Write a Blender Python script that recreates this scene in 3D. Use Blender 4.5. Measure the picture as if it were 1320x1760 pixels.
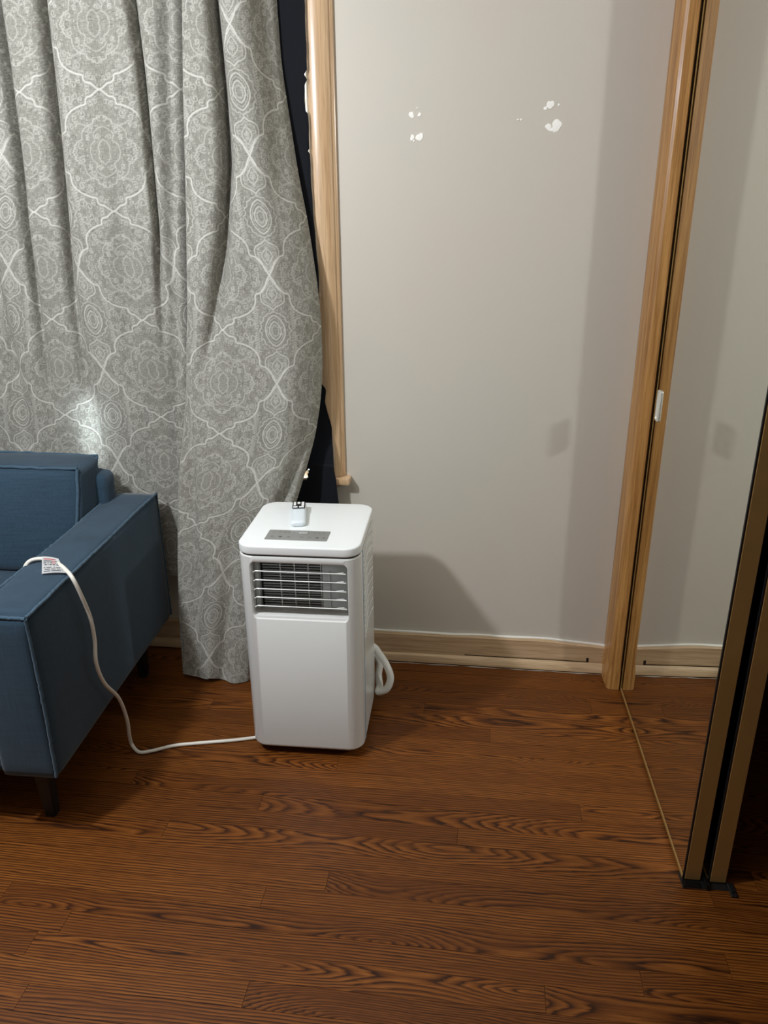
import bpy, bmesh, math, random
import numpy as np
from mathutils import Vector, Matrix

for o in list(bpy.data.objects):
    bpy.data.objects.remove(o, do_unlink=True)
scene = bpy.context.scene
COL = scene.collection
random.seed(7)
rng = np.random.RandomState(11)

# ------------------------------------------------------------------ camera
PITCH, ROLL, YAW = math.radians(21.25), math.radians(0.5), math.radians(7.3)
CAM = Vector((0, 0, 1.42))
fw = Vector((-math.sin(YAW) * math.cos(PITCH), math.cos(YAW) * math.cos(PITCH), -math.sin(PITCH)))
r0 = Vector((math.cos(YAW), math.sin(YAW), 0))
u0 = r0.cross(fw)
rr = r0 * math.cos(ROLL) - u0 * math.sin(ROLL)
uu = u0 * math.cos(ROLL) + r0 * math.sin(ROLL)
cd = bpy.data.cameras.new('camera')
cd.sensor_fit = 'VERTICAL'
cd.sensor_height = 24.0
cd.sensor_width = 18.0
cd.lens = 1322.0 / 1760.0 * 24.0
cd.clip_start = 0.02
cam = bpy.data.objects.new('camera', cd)
M3 = Matrix((rr, uu, -fw)).transposed()
cam.matrix_world = Matrix.Translation(CAM) @ M3.to_4x4()
COL.objects.link(cam)
scene.camera = cam

# ------------------------------------------------------------------ world, lamp, exposure
world = bpy.data.worlds.new('overcast_day')
scene.world = world
world.use_nodes = True
bg = world.node_tree.nodes['Background']
bg.inputs['Color'].default_value = (0.80, 0.90, 1.0, 1)
bg.inputs['Strength'].default_value = 20.0

ld = bpy.data.lights.new('ceiling_bulb', 'POINT')
ld.energy = 91.0
ld.color = (0.89, 0.93, 1.0)
ld.shadow_soft_size = 0.055
lo = bpy.data.objects.new('ceiling_bulb', ld)
lo.location = (-1.23, 0.87, 1.95)
COL.objects.link(lo)

vs = scene.view_settings
scene.display_settings.display_device = 'sRGB'
vs.view_transform = 'Standard'
vs.look = 'None'
vs.gamma = 1.0
vs.use_curve_mapping = False
vs.exposure = 0.0
try:
    scene.cycles.use_guiding = True
    scene.cycles.use_surface_guiding = True
    scene.cycles.caustics_reflective = True
    scene.cycles.blur_glossy = 0.0
    scene.cycles.sample_clamp_indirect = 20.0
    scene.cycles.use_denoising = True
    scene.cycles.max_bounces = 7
    scene.cycles.diffuse_bounces = 4
except Exception:
    pass


# ------------------------------------------------------------------ helpers
def lin(c):
    return tuple(((v / 255.0) / 12.92 if v / 255.0 <= 0.04045 else ((v / 255.0 + 0.055) / 1.055) ** 2.4) for v in c)


class NT:
    def __init__(self, name):
        self.m = bpy.data.materials.new(name)
        self.m.use_nodes = True
        self.t = self.m.node_tree
        self.b = self.t.nodes['Principled BSDF']

    def n(self, typ, **kw):
        nd = self.t.nodes.new(typ)
        for k, v in kw.items():
            setattr(nd, k, v)
        return nd

    def l(self, a, b):
        self.t.links.new(a, b)

    def math(self, op, a, b=None, c=None):
        nd = self.t.nodes.new('ShaderNodeMath')
        nd.operation = op
        for i, v in enumerate((a, b, c)):
            if v is None:
                continue
            if isinstance(v, (int, float)):
                nd.inputs[i].default_value = v
            else:
                self.l(v, nd.inputs[i])
        return nd.outputs[0]

    def comb(self, x, y, z):
        nd = self.t.nodes.new('ShaderNodeCombineXYZ')
        for i, v in enumerate((x, y, z)):
            if isinstance(v, (int, float)):
                nd.inputs[i].default_value = v
            else:
                self.l(v, nd.inputs[i])
        return nd.outputs[0]

    def sep(self, v):
        nd = self.t.nodes.new('ShaderNodeSeparateXYZ')
        self.l(v, nd.inputs[0])
        return nd.outputs

    def noise(self, vec, scale, detail=2.0, rough=0.5):
        nd = self.t.nodes.new('ShaderNodeTexNoise')
        nd.inputs['Scale'].default_value = scale
        nd.inputs['Detail'].default_value = detail
        nd.inputs['Roughness'].default_value = rough
        self.l(vec, nd.inputs['Vector'])
        return nd.outputs['Fac']

    def ramp(self, fac, stops, interp='LINEAR'):
        nd = self.t.nodes.new('ShaderNodeValToRGB')
        cr = nd.color_ramp
        cr.interpolation = interp
        while len(cr.elements) < len(stops):
            cr.elements.new(0.5)
        for e, (p, c) in zip(cr.elements, stops):
            e.position = p
            e.color = (*c, 1) if len(c) == 3 else c
        self.l(fac, nd.inputs['Fac'])
        return nd.outputs['Color']

    def mix(self, fac, a, b, blend='MIX'):
        nd = self.t.nodes.new('ShaderNodeMix')
        nd.data_type = 'RGBA'
        nd.blend_type = blend
        for s, v in ((nd.inputs[0], fac), (nd.inputs[6], a), (nd.inputs[7], b)):
            if isinstance(v, (int, float)):
                s.default_value = v
            elif isinstance(v, tuple):
                s.default_value = (*v, 1) if len(v) == 3 else v
            else:
                self.l(v, s)
        return nd.outputs[2]

    def bump(self, h, strength, dist=0.001):
        nd = self.t.nodes.new('ShaderNodeBump')
        nd.inputs['Strength'].default_value = strength
        nd.inputs['Distance'].default_value = dist
        self.l(h, nd.inputs['Height'])
        self.l(nd.outputs[0], self.b.inputs['Normal'])

    def set(self, **kw):
        for k, v in kw.items():
            s = self.b.inputs[k.replace('_', ' ')]
            if isinstance(v, tuple) and len(v) == 3 and s.type == 'RGBA':
                v = (*v, 1)
            s.default_value = v


def plain(name, rgb, rough=0.5, metal=0.0, spec=0.5, coat=0.0, noise=0.0):
    t = NT(name)
    t.set(Base_Color=lin(rgb), Roughness=rough, Metallic=metal, Specular_IOR_Level=spec, Coat_Weight=coat)
    if noise:
        tc = t.n('ShaderNodeTexCoord')
        f = t.noise(tc.outputs['Object'], 14.0, 3)
        c = lin(rgb)
        t.l(t.ramp(f, [(0.3, tuple(v * (1 - noise) for v in c)), (0.7, tuple(min(1, v * (1 + noise)) for v in c))]), t.b.inputs['Base Color'])
    return t.m


def tag(o, label=None, cat=None, group=None, kind=None):
    if label: o['label'] = label
    if cat: o['category'] = cat
    if group: o['group'] = group
    if kind: o['kind'] = kind
    return o


def link_mesh(name, me, mat, parent=None, smooth=True, angle=40):
    o = bpy.data.objects.new(name, me)
    COL.objects.link(o)
    if mat is not None:
        for m in (mat if isinstance(mat, (list, tuple)) else [mat]):
            me.materials.append(m)
    if smooth:
        me.polygons.foreach_set('use_smooth', np.ones(len(me.polygons), dtype=bool))
        try:
            me.set_sharp_from_angle(angle=math.radians(angle))
        except Exception:
            pass
    if parent is not None:
        o.parent = parent
    return o


def obj(name, bm, mat, parent=None, smooth=True, angle=40):
    me = bpy.data.meshes.new(name)
    bmesh.ops.recalc_face_normals(bm, faces=bm.faces)
    bm.to_mesh(me)
    bm.free()
    return link_mesh(name, me, mat, parent, smooth, angle)


def empty(name, loc=(0, 0, 0), rz=0.0):
    o = bpy.data.objects.new(name, None)
    o.location = loc
    o.rotation_euler = (0, 0, rz)
    o.empty_display_size = 0.05
    COL.objects.link(o)
    return o


def add_box(bm, x0, x1, y0, y1, z0, z1, bev=0.0, seg=2):
    g = bmesh.ops.create_cube(bm, size=1.0)
    for v in g['verts']:
        v.co = Vector(((x0 + x1) / 2 + v.co.x * (x1 - x0), (y0 + y1) / 2 + v.co.y * (y1 - y0), (z0 + z1) / 2 + v.co.z * (z1 - z0)))
    if bev > 0:
        es = list({e for v in g['verts'] for e in v.link_edges})
        bmesh.ops.bevel(bm, geom=es, offset=bev, segments=seg, profile=0.5, affect='EDGES')
    return bm


def box(x0, x1, y0, y1, z0, z1, bev=0.0, seg=2):
    return add_box(bmesh.new(), x0, x1, y0, y1, z0, z1, bev, seg)


def rrect(x0, x1, y0, y1, r, n=6):
    """rounded rectangle, counter-clockwise; r: radius or (bl, br, tr, tl)"""
    if isinstance(r, (int, float)):
        r = (r,) * 4
    pts = []
    for (cx, cy, rad, a0) in ((x0 + r[0], y0 + r[0], r[0], math.pi), (x1 - r[1], y0 + r[1], r[1], 1.5 * math.pi),
                              (x1 - r[2], y1 - r[2], r[2], 0), (x0 + r[3], y1 - r[3], r[3], 0.5 * math.pi)):
        for i in range(n + 1):
            a = a0 + 0.5 * math.pi * i / n
            pts.append((cx + rad * math.cos(a), cy + rad * math.sin(a)))
    return pts


def add_stack(bm, loops, cap=True):
    """loops: list of lists of 3D points, equal length, skinned in order"""
    vl = [[bm.verts.new(p) for p in lp] for lp in loops]
    n = len(vl[0])
    for a, b in zip(vl[:-1], vl[1:]):
        for i in range(n):
            j = (i + 1) % n
            bm.faces.new((a[i], a[j], b[j], b[i]))
    if cap:
        bm.faces.new(list(reversed(vl[0])))
        bm.faces.new(vl[-1])
    return bm


def extrude_profile(prof, z0, z1, ins=0.0):
    """prof: xy points, extruded in z"""
    bm = bmesh.new()
    add_stack(bm, [[(x, y, z0) for x, y in prof], [(x, y, z1) for x, y in prof]])
    return bm


def rounded_slab(x0, x1, y0, y1, z0, z1, r, e=0.004, n=8, scale_in=True, seg=4):
    """slab with rounded plan corners and softened top and bottom rims"""
    loops = []
    for i in range(seg + 1):
        a = 0.5 * math.pi * i / seg
        ins = e * (1 - math.sin(a)); z = z0 + e * (1 - math.cos(a))
        loops.append([(x, y, z) for x, y in rrect(x0 + ins, x1 - ins, y0 + ins, y1 - ins, max(r - ins, 0.0005), n)])
    for i in range(seg + 1):
        a = 0.5 * math.pi * i / seg
        ins = e * (1 - math.cos(a)); z = z1 - e * (1 - math.sin(a))
        loops.append([(x, y, z) for x, y in rrect(x0 + ins, x1 - ins, y0 + ins, y1 - ins, max(r - ins, 0.0005), n)])
    bm = bmesh.new()
    add_stack(bm, loops)
    return bm


def catmull(pts, sub=8):
    P = [np.array(p, float) for p in pts]
    P = [2 * P[0] - P[1]] + P + [2 * P[-1] - P[-2]]
    out = []
    for i in range(1, len(P) - 2):
        p0, p1, p2, p3 = P[i - 1:i + 3]
        for k in range(sub):
            t = k / sub
            out.append(0.5 * (2 * p1 + (p2 - p0) * t + (2 * p0 - 5 * p1 + 4 * p2 - p3) * t * t + (3 * p1 - p0 - 3 * p2 + p3) * t ** 3))
    out.append(P[-2])
    return out


def add_tube(bm, pts, r, n=10, rfun=None):
    pts = [Vector(p) for p in pts]
    up = Vector((0.13, 0.21, 0.97)).normalized()
    loops = []
    prev = None
    for i, p in enumerate(pts):
        d = (pts[min(i + 1, len(pts) - 1)] - pts[max(i - 1, 0)]).normalized()
        if prev is None:
            a = d.cross(up)
            if a.length < 1e-3: a = d.cross(Vector((1, 0, 0)))
            a.normalize()
        else:
            a = (prev - d * prev.dot(d)).normalized()
        prev = a
        b = d.cross(a)
        rad = r if rfun is None else rfun(i, len(pts))
        loops.append([p + (a * math.cos(2 * math.pi * k / n) + b * math.sin(2 * math.pi * k / n)) * rad for k in range(n)])
    add_stack(bm, loops)
    return bm


def tube(pts, r, n=10, rfun=None):
    return add_tube(bmesh.new(), pts, r, n, rfun)


def boolean_cut(o, cutters):
    """apply difference with temporary objects, without operators"""
    for c in cutters:
        md = o.modifiers.new('cut', 'BOOLEAN')
        md.operation = 'DIFFERENCE'
        md.object = c
        md.solver = 'EXACT'
    dg = bpy.context.evaluated_depsgraph_get()
    me = bpy.data.meshes.new_from_object(o.evaluated_get(dg))
    o.modifiers.clear()
    old = o.data
    o.data = me
    bpy.data.meshes.remove(old)
    for c in cutters:
        me2 = c.data
        bpy.data.objects.remove(c, do_unlink=True)
        bpy.data.meshes.remove(me2)
    try:
        me.set_sharp_from_angle(angle=math.radians(35))
    except Exception:
        pass


def puffy(x0, x1, y0, y1, z0, z1, bev=0.03, bulge=(0.01, 0.01, 0.01), nseg=10, wob=0.0, seed=0):
    """a soft upholstered block: rounded box whose faces swell"""
    bm = bmesh.new()
    bmesh.ops.create_cube(bm, size=2.0)
    bmesh.ops.subdivide_edges(bm, edges=bm.edges[:], cuts=nseg, use_grid_fill=True)
    hx, hy, hz = (x1 - x0) / 2, (y1 - y0) / 2, (z1 - z0) / 2
    cx, cy, cz = (x0 + x1) / 2, (y0 + y1) / 2, (z0 + z1) / 2
    rs = np.random.RandomState(seed)
    ph = rs.rand(6) * 6.28
    for v in bm.verts:
        p = v.co.copy()
        # remap so that more vertices sit near the edges
        q = Vector([math.copysign(abs(c) ** 0.6, c) for c in p])
        w = Vector((q.x * hx, q.y * hy, q.z * hz))
        inner = Vector([max(-h + bev, min(h - bev, c)) for c, h in zip(w, (hx, hy, hz))])
        d = w - inner
        if d.length > 1e-9:
            w = inner + d.normalized() * bev if sum(abs(c) > 1e-9 for c in d) > 1 else inner + d
        f = [(1 - q.y ** 2) * (1 - q.z ** 2), (1 - q.x ** 2) * (1 - q.z ** 2), (1 - q.x ** 2) * (1 - q.y ** 2)]
        for k in range(3):
            if abs(p[k]) > 0.999:
                w[k] += math.copysign(bulge[k] * f[k] ** 0.6, p[k])
        if wob:
            w.z += wob * math.sin(9 * w.x + ph[0]) * math.sin(7 * w.y + ph[1]) * abs(q.z)
            w.y += wob * math.sin(11 * w.x + ph[2]) * math.sin(8 * w.z + ph[3]) * abs(q.y)
        v.co = Vector((cx, cy, cz)) + w
    return bm


# ------------------------------------------------------------------ materials
def mat_wall():
    t = NT('wall_paint')
    tc = t.n('ShaderNodeTexCoord')
    f = t.noise(tc.outputs['Object'], 1.6, 3, 0.5)
    c = t.ramp(f, [(0.3, lin((203, 193, 181))), (0.7, lin((200, 196, 183)))])
    t.l(c, t.b.inputs['Base Color'])
    t.set(Roughness=0.48, Specular_IOR_Level=0.35)
    g = t.noise(tc.outputs['Object'], 90.0, 3, 0.6)
    t.bump(g, 0.06, 0.002)
    return t.m


def mat_floor():
    t = NT('stained_oak_plank')
    tc = t.n('ShaderNodeTexCoord')
    oi = t.n('ShaderNodeObjectInfo')
    s = t.sep(tc.outputs['Object'])
    x, y = s[0], s[1]
    R = oi.outputs['Random']
    r2 = t.math('FRACT', t.math('MULTIPLY', R, 57.31))
    r3 = t.math('FRACT', t.math('MULTIPLY', R, 193.7))
    r4 = t.math('FRACT', t.math('MULTIPLY', R, 761.9))
    xs = t.math('ADD', x, t.math('MULTIPLY', R, 60.0))
    # distance from the log's axis, which wanders along the board: gives cathedral arches and eyes
    wv = t.noise(t.comb(t.math('MULTIPLY', xs, 1.15), t.math('MULTIPLY', R, 33.0), 0.0), 1.0, 1.0, 0.5)
    wy = t.noise(t.comb(t.math('MULTIPLY', xs, 1.8), t.math('MULTIPLY', R, 91.0), 4.0), 1.0, 2.0, 0.5)
    depth = t.math('ADD', t.math('MULTIPLY', t.math('SUBTRACT', wv, 0.5), 0.34), t.math('MULTIPLY', t.math('SUBTRACT', r3, 0.5), 0.10))
    y0 = t.math('ADD', t.math('MULTIPLY', t.math('SUBTRACT', r2, 0.5), 0.075), t.math('MULTIPLY', t.math('SUBTRACT', wy, 0.5), 0.03))
    # about half the boards are straight-grained: the log's axis lies well outside them
    sg = t.math('GREATER_THAN', r4, 0.60)
    y0 = t.math('ADD', y0, t.math('MULTIPLY', sg, 0.11))
    depth = t.math('MULTIPLY', depth, t.math('SUBTRACT', 1.0, t.math('MULTIPLY', sg, 0.6)))
    dy = t.math('MULTIPLY', t.math('SUBTRACT', y, y0), 1.15)
    rad = t.math('SQRT', t.math('ADD', t.math('MULTIPLY', dy, dy), t.math('MULTIPLY', depth, depth)))
    wob = t.noise(t.comb(t.math('MULTIPLY', xs, 3.2), t.math('MULTIPLY', y, 30.0), R), 1.0, 3.0, 0.6)
    rad = t.math('ADD', rad, t.math('MULTIPLY', wob, 0.020))
    freq = t.math('MULTIPLY', t.math('ADD', 130.0, t.math('MULTIPLY', r4, 100.0)), t.math('SUBTRACT', 1.0, t.math('MULTIPLY', sg, 0.38)))
    ring = t.math('FRACT', t.math('MULTIPLY', rad, freq))
    pores = t.noise(t.comb(t.math('MULTIPLY', xs, 9.0), t.math('MULTIPLY', y, 950.0), R), 1.0, 2.0, 0.6)
    band = t.noise(t.comb(t.math('MULTIPLY', xs, 3.5), t.math('MULTIPLY', y, 34.0), t.math('MULTIPLY', R, 9.0)), 1.0, 2.0, 0.5)
    dark, mid, lite = lin((40, 17, 3)), lin((104, 57, 16)), lin((138, 83, 32))
    col = t.ramp(ring, [(0.0, dark), (0.11, lin((60, 29, 9))), (0.28, mid), (0.72, lite), (0.93, mid), (1.0, dark)])
    # grain contrast fades in patches of the board
    soft = t.ramp(band, [(0.40, (1.0, 1.0, 1.0)), (0.70, (0.40, 0.40, 0.40))])
    col = t.mix(soft, mid, col)
    pr = t.ramp(pores, [(0.38, (0.50, 0.47, 0.44)), (0.56, (1.06, 1.06, 1.06))])
    col = t.mix(0.85, col, pr, 'MULTIPLY')
    tone = t.ramp(r2, [(0.0, (0.80, 0.76, 0.72)), (0.5, (1.0, 0.98, 0.96)), (1.0, (1.12, 1.14, 1.16))])
    col = t.mix(1.0, col, tone, 'MULTIPLY')
    t.l(col, t.b.inputs['Base Color'])
    t.set(Roughness=0.42, Specular_IOR_Level=0.28)
    h = t.math('ADD', t.math('MULTIPLY', pores, 0.5), t.math('MULTIPLY', ring, 0.3))
    t.bump(h, 0.10, 0.0006)
    return t.m


def mat_oak(name, dark, lite, rough=0.4, axis='Z', coat=0.0, scale=1.0, coat_rough=0.1):
    t = NT(name)
    tc = t.n('ShaderNodeTexCoord')
    s = t.sep(tc.outputs['Object'])
    if axis == 'Z':
        a, b, c = s[2], s[0], s[1]
    else:
        a, b, c = s[0], s[2], s[1]
    v = t.comb(t.math('MULTIPLY', a, 2.5 * scale), t.math('MULTIPLY', b, 90 * scale), t.math('MULTIPLY', c, 60 * scale))
    f = t.noise(v, 1.0, 3, 0.6)
    v2 = t.comb(t.math('MULTIPLY', a, 12 * scale), t.math('MULTIPLY', b, 480 * scale), t.math('MULTIPLY', c, 380 * scale))
    f2 = t.noise(v2, 1.0, 2, 0.5)
    col = t.ramp(f, [(0.34, lin(dark)), (0.62, lin(lite))])
    col = t.mix(0.55, col, t.ramp(f2, [(0.35, (0.62, 0.58, 0.52)), (0.55, (1, 1, 1))]), 'MULTIPLY')
    t.l(col, t.b.inputs['Base Color'])
    t.set(Roughness=rough, Coat_Weight=coat, Coat_Roughness=coat_rough)
    t.bump(f2, 0.12, 0.0006)
    return t.m


def mat_fabric(name, rgb, scale=1.0, sheen=0.15, var=0.22):
    t = NT(name)
    tc = t.n('ShaderNodeTexCoord')
    s = t.sep(tc.outputs['Object'])
    x, y, z = s[0], s[1], s[2]
    # slubby linen: long thin threads running both ways on every face
    w1 = t.noise(t.comb(t.math('MULTIPLY', x, 14 * scale), t.math('MULTIPLY', y, 14 * scale), t.math('MULTIPLY', z, 420 * scale)), 1.0, 2, 0.6)
    w2 = t.noise(t.comb(t.math('MULTIPLY', x, 420 * scale), t.math('MULTIPLY', y, 420 * scale), t.math('MULTIPLY', z, 14 * scale)), 1.0, 2, 0.6)
    bl = t.noise(tc.outputs['Object'], 5.0, 3, 0.5)
    f = t.math('ADD', t.math('MULTIPLY', w1, 0.5), t.math('MULTIPLY', w2, 0.5))
    f = t.math('ADD', t.math('MULTIPLY', f, 0.8), t.math('MULTIPLY', bl, 0.2))
    c = lin(rgb)
    col = t.ramp(f, [(0.36, tuple(v * (1 - var) for v in c)), (0.64, tuple(min(1, v * (1 + var)) for v in c))])
    t.l(col, t.b.inputs['Base Color'])
    t.set(Roughness=0.9, Specular_IOR_Level=0.2, Sheen_Weight=sheen)
    t.bump(f, 0.25, 0.001)
    return t.m


def mat_curtain():
    t = NT('damask_linen')
    at = t.n('ShaderNodeAttribute', attribute_name='damask')
    uv = t.n('ShaderNodeAttribute', attribute_name='cloth')
    s = t.sep(uv.outputs['Vector'])
    w1 = t.noise(t.comb(t.math('MULTIPLY', s[0], 60), t.math('MULTIPLY', s[1], 640), 0.0), 1.0, 2, 0.6)
    w2 = t.noise(t.comb(t.math('MULTIPLY', s[0], 640), t.math('MULTIPLY', s[1], 60), 3.0), 1.0, 2, 0.6)
    f = t.math('ADD', t.math('MULTIPLY', w1, 0.55), t.math('MULTIPLY', w2, 0.45))
    base = t.ramp(f, [(0.36, lin((124, 122, 113))), (0.62, lin((172, 170, 159)))])
    col = t.mix(t.math('MAXIMUM', t.math('MULTIPLY', at.outputs['Fac'], 0.82), 0.0), t.mix(t.math('MULTIPLY', t.math('MAXIMUM', t.math('MULTIPLY', at.outputs['Fac'], -1.0), 0.0), 1.0), base, lin((96, 93, 85))), lin((232, 230, 220)))
    t.l(col, t.b.inputs['Base Color'])
    t.set(Roughness=0.85, Specular_IOR_Level=0.15, Sheen_Weight=0.1)
    t.bump(f, 0.2, 0.0008)
    tr = t.n('ShaderNodeBsdfTranslucent')
    t.l(col, tr.inputs['Color'])
    mx = t.n('ShaderNodeMixShader')
    mx.inputs[0].default_value = 0.16
    out = t.t.nodes['Material Output']
    t.l(t.b.outputs[0], mx.inputs[1]); t.l(tr.outputs[0], mx.inputs[2]); t.l(mx.outputs[0], out.inputs['Surface'])
    return t.m


def mat_glass(name, rgb=(235, 240, 240), rough=0.02):
    t = NT(name)
    g = t.n('ShaderNodeBsdfTransparent'); g.inputs[0].default_value = (0.93, 0.95, 0.95, 1)
    gl = t.n('ShaderNodeBsdfGlossy'); gl.inputs['Roughness'].default_value = rough
    mx = t.n('ShaderNodeMixShader'); mx.inputs[0].default_value = 0.05
    out = t.t.nodes['Material Output']
    t.l(g.outputs[0], mx.inputs[1]); t.l(gl.outputs[0], mx.inputs[2]); t.l(mx.outputs[0], out.inputs['Surface'])
    return t.m


M = {}
M['wall'] = mat_wall()
M['ceiling'] = plain('ceiling_paint', (225, 222, 214), 0.8, noise=0.03)
M['floor'] = mat_floor()
M['subfloor'] = plain('dark_floor_joint', (38, 20, 10), 0.8, noise=0.2)  # dark brown slab under the boards, showing through the joints
M['casing'] = mat_oak('varnished_maple_casing', (196, 160, 120), (216, 184, 144), 0.36, 'Z', 0.7, 1.0, 0.20)
M['jamb'] = mat_oak('golden_oak_jamb', (148, 101, 50), (188, 140, 80), 0.42, 'Z', 0.15)
M['base'] = mat_oak('oak_baseboard', (180, 150, 114), (208, 180, 144), 0.42, 'X', 0.2)
M['closet'] = mat_oak('closet_bounce_darkening', (52, 34, 22), (74, 50, 32), 0.6, 'Z')  # dark wood invented so the closet walls bounce less light
M['caulk'] = plain('white_caulk', (225, 222, 214), 0.6, noise=0.04)
M['oldpaint'] = plain('grey_dried_paint', (168, 158, 146), 0.7, noise=0.25)
M['spackle'] = plain('white_spackle', (250, 248, 240), 0.8, noise=0.03)
M['mirror'] = plain('mirror_silver', (222, 224, 216), 0.0, 1.0)
M['gold'] = plain('brushed_brass_frame', (176, 140, 84), 0.42, 0.55, noise=0.05)
M['brightmetal'] = plain('pale_anodised_metal', (226, 224, 212), 0.3, 0.35, noise=0.03)
M['bronze'] = plain('polished_bronze_edge', (190, 170, 135), 0.22, 1.0)
M['black'] = plain('black_plastic', (16, 15, 15), 0.5, noise=0.1)
M['blackmetal'] = plain('dark_steel', (40, 40, 38), 0.3, 0.8, noise=0.1)
M['white'] = plain('white_glossy_plastic', (222, 223, 219), 0.22, 0.0, 0.5, 0.15)
M['whitelid'] = plain('white_lid_plastic', (238, 241, 239), 0.3)
M['grille'] = plain('light_grey_plastic', (188, 190, 186), 0.4)
M['recess'] = plain('grey_recess_plastic', (186, 189, 186), 0.45)
M['dark'] = plain('dark_fan_interior', (24, 27, 30), 0.6)
M['panel'] = plain('grey_control_film', (138, 138, 134), 0.35)
M['print'] = plain('dark_grey_print', (86, 86, 84), 0.5)
M['display'] = plain('display_window', (168, 170, 166), 0.2)
M['blue'] = plain('pale_blue_film', (96, 150, 184), 0.3)
M['hose'] = plain('milky_hose', (222, 222, 216), 0.3)
M['cord'] = plain('white_cord', (226, 221, 208), 0.4)
M['sofa'] = mat_fabric('blue_linen', (42, 62, 77))
M['sofapipe'] = mat_fabric('blue_piping', (62, 84, 100))
M['leg'] = plain('black_wood', (14, 12, 11), 0.45, noise=0.1)
M['blackout'] = mat_fabric('black_cloth', (20, 22, 27), 1.0, 0.0, 0.1)
M['curtain'] = mat_curtain()
M['glass'] = mat_glass('window_glass')
M['winframe'] = plain('white_window_frame', (232, 230, 224), 0.5, noise=0.03)
M['remote'] = plain('remote_white', (224, 232, 236), 0.3)
M['btnblack'] = plain('remote_black_pad', (22, 22, 24), 0.4)
M['btnwhite'] = plain('remote_button_white', (238, 238, 236), 0.4)
M['tag'] = plain('tag_paper', (238, 238, 236), 0.5)
M['tagred'] = plain('tag_red_print', (214, 96, 96), 0.6)
M['tagblk'] = plain('tag_black_print', (96, 96, 100), 0.6)

WY = 2.262      # face of the back wall


def struct(name, bm, mat, parent=None, smooth=False):
    o = obj(name, bm, mat, parent, smooth)
    if parent is None:
        o['kind'] = 'structure'
    return o


# ------------------------------------------------------------------ room shell
floor = struct('floor', box(-3.7, 1.3, -3.3, WY + 0.12, -0.10, -0.014), M['subfloor'])

bm = bmesh.new()
WX0, WX1, WZ0, WZ1 = -1.80, -0.494, 0.655, 2.06       # window opening
add_box(bm, -3.7, WX0, WY, WY + 0.14, -0.02, 2.45)
add_box(bm, WX1, 1.3, WY, WY + 0.14, -0.02, 2.45)
add_box(bm, WX0, WX1, WY, WY + 0.14, -0.02, WZ0 - 0.03)
add_box(bm, WX0, WX1, WY, WY + 0.14, WZ1, 2.45)
wall_back = struct('wall_back', bm, M['wall'])
struct('ceiling', box(-3.7, 1.3, -3.3, WY + 0.14, 2.45, 2.55), M['ceiling'])
struct('wall_left', box(-3.72, -3.60, -3.3, WY + 0.14, -0.02, 2.45), M['wall'])
struct('wall_front', box(-3.7, 1.3, -3.3, -3.18, -0.02, 2.45), M['wall'])
bm = bmesh.new()                                      # the closet side: header, return wall and closet back
add_box(bm, 0.475, 0.60, -0.3, WY, 2.06, 2.45)
add_box(bm, 0.475, 0.60, -3.3, -0.3, -0.02, 2.45)
struct('wall_right', bm, M['wall'])
bm = bmesh.new()                                      # closet walls in dark wood, made up to cut bounced light
add_box(bm, 1.18, 1.3, -0.3, WY, -0.02, 2.45)
add_box(bm, 0.60, 1.18, -0.34, -0.30, -0.02, 2.45)
add_box(bm, 0.60, 1.18, WY - 0.03, WY - 0.001, 0.0, 2.45)
struct('wall_closet', bm, M['closet'])

# floor boards, one object each
ROW = 0.057
joints = {}
known = {0: [-0.735], -2: [-0.305], -6: [-0.891], -7: [-0.411], -5: [0.360], 5: [-0.354]}   # row -> joint x; row 0 spans y 1.387..1.444
r_lo, r_hi = int((-3.18 - 1.387) / ROW), int((WY + 0.02 - 1.387) / ROW)
for row in range(r_lo, r_hi + 1):
    y0 = 1.387 + row * ROW
    ks = known.get(row, [])
    xs = []
    if ks:
        x = ks[0]
        xs = [x]
        a = x
        while a > -3.5:
            a -= random.uniform(0.9, 1.7); xs.append(a)
        a = x
        while a < 1.2:
            a += random.uniform(1.0, 1.8); xs.append(a)
    else:
        a = -3.6 - random.uniform(0.1, 1.4)
        while a < 1.3:
            xs.append(a); a += random.uniform(0.85, 2.1) if y0 > 0.6 else random.uniform(2.0, 3.4)
        xs.append(a)
    xs = sorted(xs)
    xs = [-3.62] + [v for v in xs if -3.4 < v < 1.15] + [1.28]
    for a, b in zip(xs[:-1], xs[1:]):
        L = b - a
        bmp = box(-L / 2 + 0.0004, L / 2 - 0.0004, -ROW / 2 + 0.00035, ROW / 2 - 0.00035, -0.013, 0.0)
        o = obj('floor_plank', bmp, M['floor'], floor, smooth=False)
        o.location = ((a + b) / 2, y0 + ROW / 2, random.uniform(-0.00025, 0.0))

# window behind the curtain
win = empty('window_1', (0, WY + 0.07, 0)); win['kind'] = 'structure'
bm = bmesh.new()
for (x0, x1, z0, z1) in ((WX0, WX0 + 0.045, WZ0, WZ1), (WX1 - 0.045, WX1, WZ0, WZ1), (WX0 + 0.045, WX1 - 0.045, WZ0, WZ0 + 0.05),
                         (WX0 + 0.045, WX1 - 0.045, WZ1 - 0.05, WZ1), (WX0 + 0.045, WX1 - 0.045, 1.33, 1.375)):
    add_box(bm, x0, x1, -0.025, 0.025, z0, z1)
obj('window_frame', bm, M['winframe'], win, smooth=False)
obj('pane', box(WX0 + 0.046, WX1 - 0.046, -0.003, 0.003, WZ0 + 0.051, 1.329), M['glass'], win, smooth=False)
obj('pane', box(WX0 + 0.046, WX1 - 0.046, -0.003, 0.003, 1.376, WZ1 - 0.051), M['glass'], win, smooth=False)

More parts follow.
